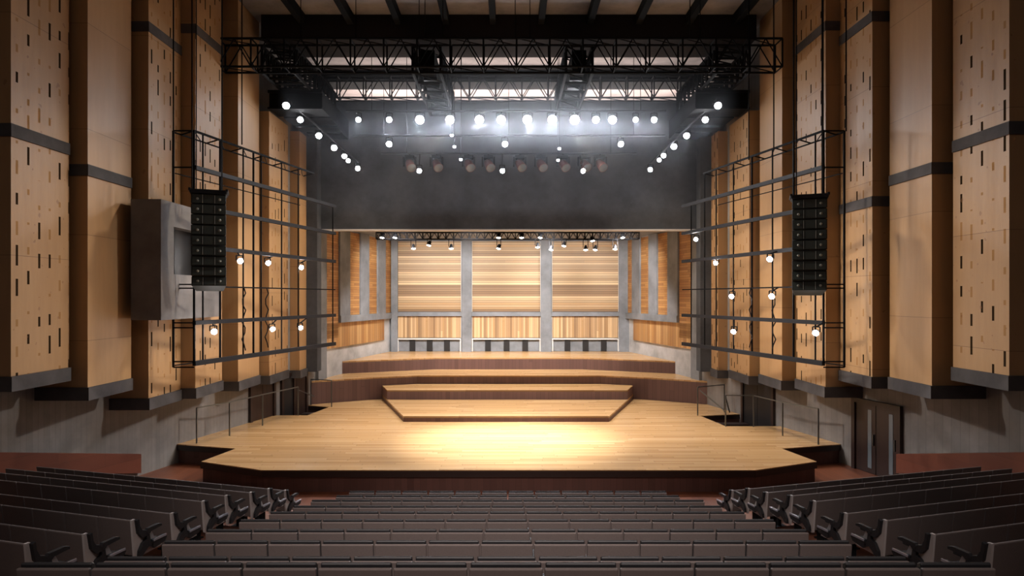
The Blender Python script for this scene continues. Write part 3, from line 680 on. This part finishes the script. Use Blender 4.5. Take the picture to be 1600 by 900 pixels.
# ------------------------------------------------------------------ seats
def seat_proto(end=0, pad=0):
    """origin at floor under the back's top edge; faces +y"""
    t = empty('auditorium_seat')
    m = MB(); m.prism_x([(.0, .85), (.035, .85), (.09, .41), (.05, .40)], -.259, .259); m.build('backrest', M['fabric'], t, bevel=.010)
    if pad: m = MB(); m.prism_x([(.04, .60), (.036, .868), (.05, .88), (.085, .86), (.12, .60)], -.25, .25); m.build('back_cushion', M['seat_black'], t, bevel=.008)
    m = MB(); m.box(-.235, .235, .13, .50, .40, .49); m.build('seat_cushion', M['seat_black'], t, bevel=.025)
    m = MB(); m.box(-.262, -.237, .07, .42, .60, .645); m.build('armrest', M['seat_black'], t, bevel=.01)
    m = MB(); m.box(-.03, .03, .15, .25, .0, .42); m.box(-.12, .12, .10, .30, .0, .02); m.build('pedestal', M['black_steel'], t)
    if end:
        e = .262*end; x0, x1 = sorted((e, e+.03*end)); x2, x3 = sorted((e+.03*end, e+.075*end))
        Z = lambda P: [(y*.82, z) for y, z in P]
        m = MB(); m.prism_x(Z([(-.005, .86), (.05, .86), (.12, .72), (.20, .63), (.36, .63), (.42, .52), (.52, .47), (.56, .40), (.06, .37), (.045, .38)]), x0, x1); m.build('end_panel', M['end_panel'], t)
        m = MB(); m.prism_x(Z([(.035, .85), (.075, .86), (.09, .77), (.13, .71), (.20, .69), (.24, .62), (.14, .61), (.07, .68)]), x2, x3); m.build('back_cushion_end', M['seat_black'], t)
        m = MB(); m.prism_x(Z([(.20, .655), (.24, .70), (.44, .705), (.50, .69), (.50, .665), (.42, .66), (.30, .65), (.24, .60)]), x2, x3); m.build('end_armrest', M['seat_black'], t)
        m = MB(); m.prism_x(Z([(.30, .47), (.33, .53), (.56, .535), (.60, .50), (.56, .45), (.36, .42)]), x2, x3); b_ = m.build('folded_cushion', M['seat_black'], t)
        m = MB(); a_ = e+.078*end; m.bar((a_, .275, .525), (a_, .475, .53), .012, .026); m.build('edge_trim', M['seat_edge'], b_)
        m = MB(); m.prism_x(Z([(.08, .385), (.09, .46), (.15, .54), (.22, .57), (.22, .62), (.27, .62), (.29, .52), (.34, .49), (.33, .44), (.25, .47), (.19, .43), (.14, .39)]), x2, x3); m.build('bracket', M['seat_black'], t)
    return t
protos = {0: [seat_proto(0), False], 2: [seat_proto(0, 1), False], 1: [seat_proto(1), False], -1: [seat_proto(-1), False]}
ordn = ['first', 'second', 'third', 'fourth', 'fifth', 'sixth', 'seventh', 'eighth', 'ninth', 'tenth', 'eleventh', 'twelfth', 'thirteenth']
def put_seat(kind, x, y, z, rz, label, group):
    pr = protos[kind]
    o = pr[0] if not pr[1] else copy_tree(pr[0]); pr[1] = True
    o.location = (x, y, z); o.rotation_euler = (0, 0, rz); tag(o, label, 'seat', group)
rown = ['nearest', 'second nearest', 'third nearest', 'fourth nearest', 'fifth nearest', 'sixth nearest', 'seventh nearest', 'eighth nearest', 'ninth nearest', 'frontmost']
for i, (d, ztop) in enumerate(centre_rows):
    n_ = 13 if i < 8 else 12; pw = .532 if i < 8 else .545
    for k in range(n_):
        x = (k-(n_-1)/2)*pw-.02
        put_seat(2, x, d, ztop-.85, 0, 'grey-brown seat, %s from left in the %s centre row' % (ordn[k], rown[i]), 'seats of the centre block')
for s, side in ((-1, 'left'), (1, 'right')):
    for i, (d, ztop) in enumerate(side_rows):
        smax = (.81*d-4.6)/.742+.3; n_ = max(2, int(math.ceil(smax/.53)))
        lim = int(((5.25+(18.9-d)*.25)/1.03-.6)/.53); n_ = min(n_, lim, 12)
        for k in range(n_):
            q = .265+k*.53; x = s*(4.6+q*math.cos(A16)); y = d+q*math.sin(A16)
            lb = ('aisle-end grey seat with pale side panel, %s row of the %s block' % (rown[i] if i < 8 else 'frontmost', side)) if k == 0 else 'dark grey seat, %s from the aisle in the %s row of the %s block' % (ordn[k], rown[i] if i < 8 else 'frontmost', side)
            put_seat((1 if s < 0 else -1) if k == 0 else 0, x, y, ztop-.85, s*A16, lb, 'seats of the side blocks')

# ------------------------------------------------------------------ stage haze drifting in front of the header
m = MB(); m.box(-7.5, 7.5, 20.7, 25.9, 7.8, 12.84)
hz = bpy.data.materials.new('stage_haze'); hz.use_nodes = True; nt = hz.node_tree; nt.nodes.clear()
nt.nodes.new('ShaderNodeBsdfPrincipled').name = 'Principled BSDF'; n = N(hz); v, c = n.coords()
vs = nt.nodes.new('ShaderNodeVolumeScatter'); vs.inputs['Anisotropy'].default_value = .35; vs.inputs['Color'].default_value = (.9, .93, 1, 1)
dz = n.math('DIVIDE', n.math('SUBTRACT', c[2], 11.65), 1.0); dx = n.math('DIVIDE', n.math('SUBTRACT', c[0], .5), 4.8)
e = n.math('EXPONENT', n.math('MULTIPLY', n.math('ADD', n.math('MULTIPLY', dz, dz), n.math('MULTIPLY', dx, dx)), -1.)); g = n.noise(v, .9, 3)
n.l(n.math('MULTIPLY', n.math('ADD', n.math('MULTIPLY', e, .045), .0032), n.math('ADD', n.math('MULTIPLY', g, 1.0), .5)), vs.inputs['Density'])
nt.nodes.remove(n.b)
ou = nt.nodes.new('ShaderNodeOutputMaterial'); nt.links.new(vs.outputs[0], ou.inputs['Volume'])
o = m.build('stage_haze', hz); tag(o, 'faint haze glowing around the spots in front of the header', 'haze', kind='stuff')
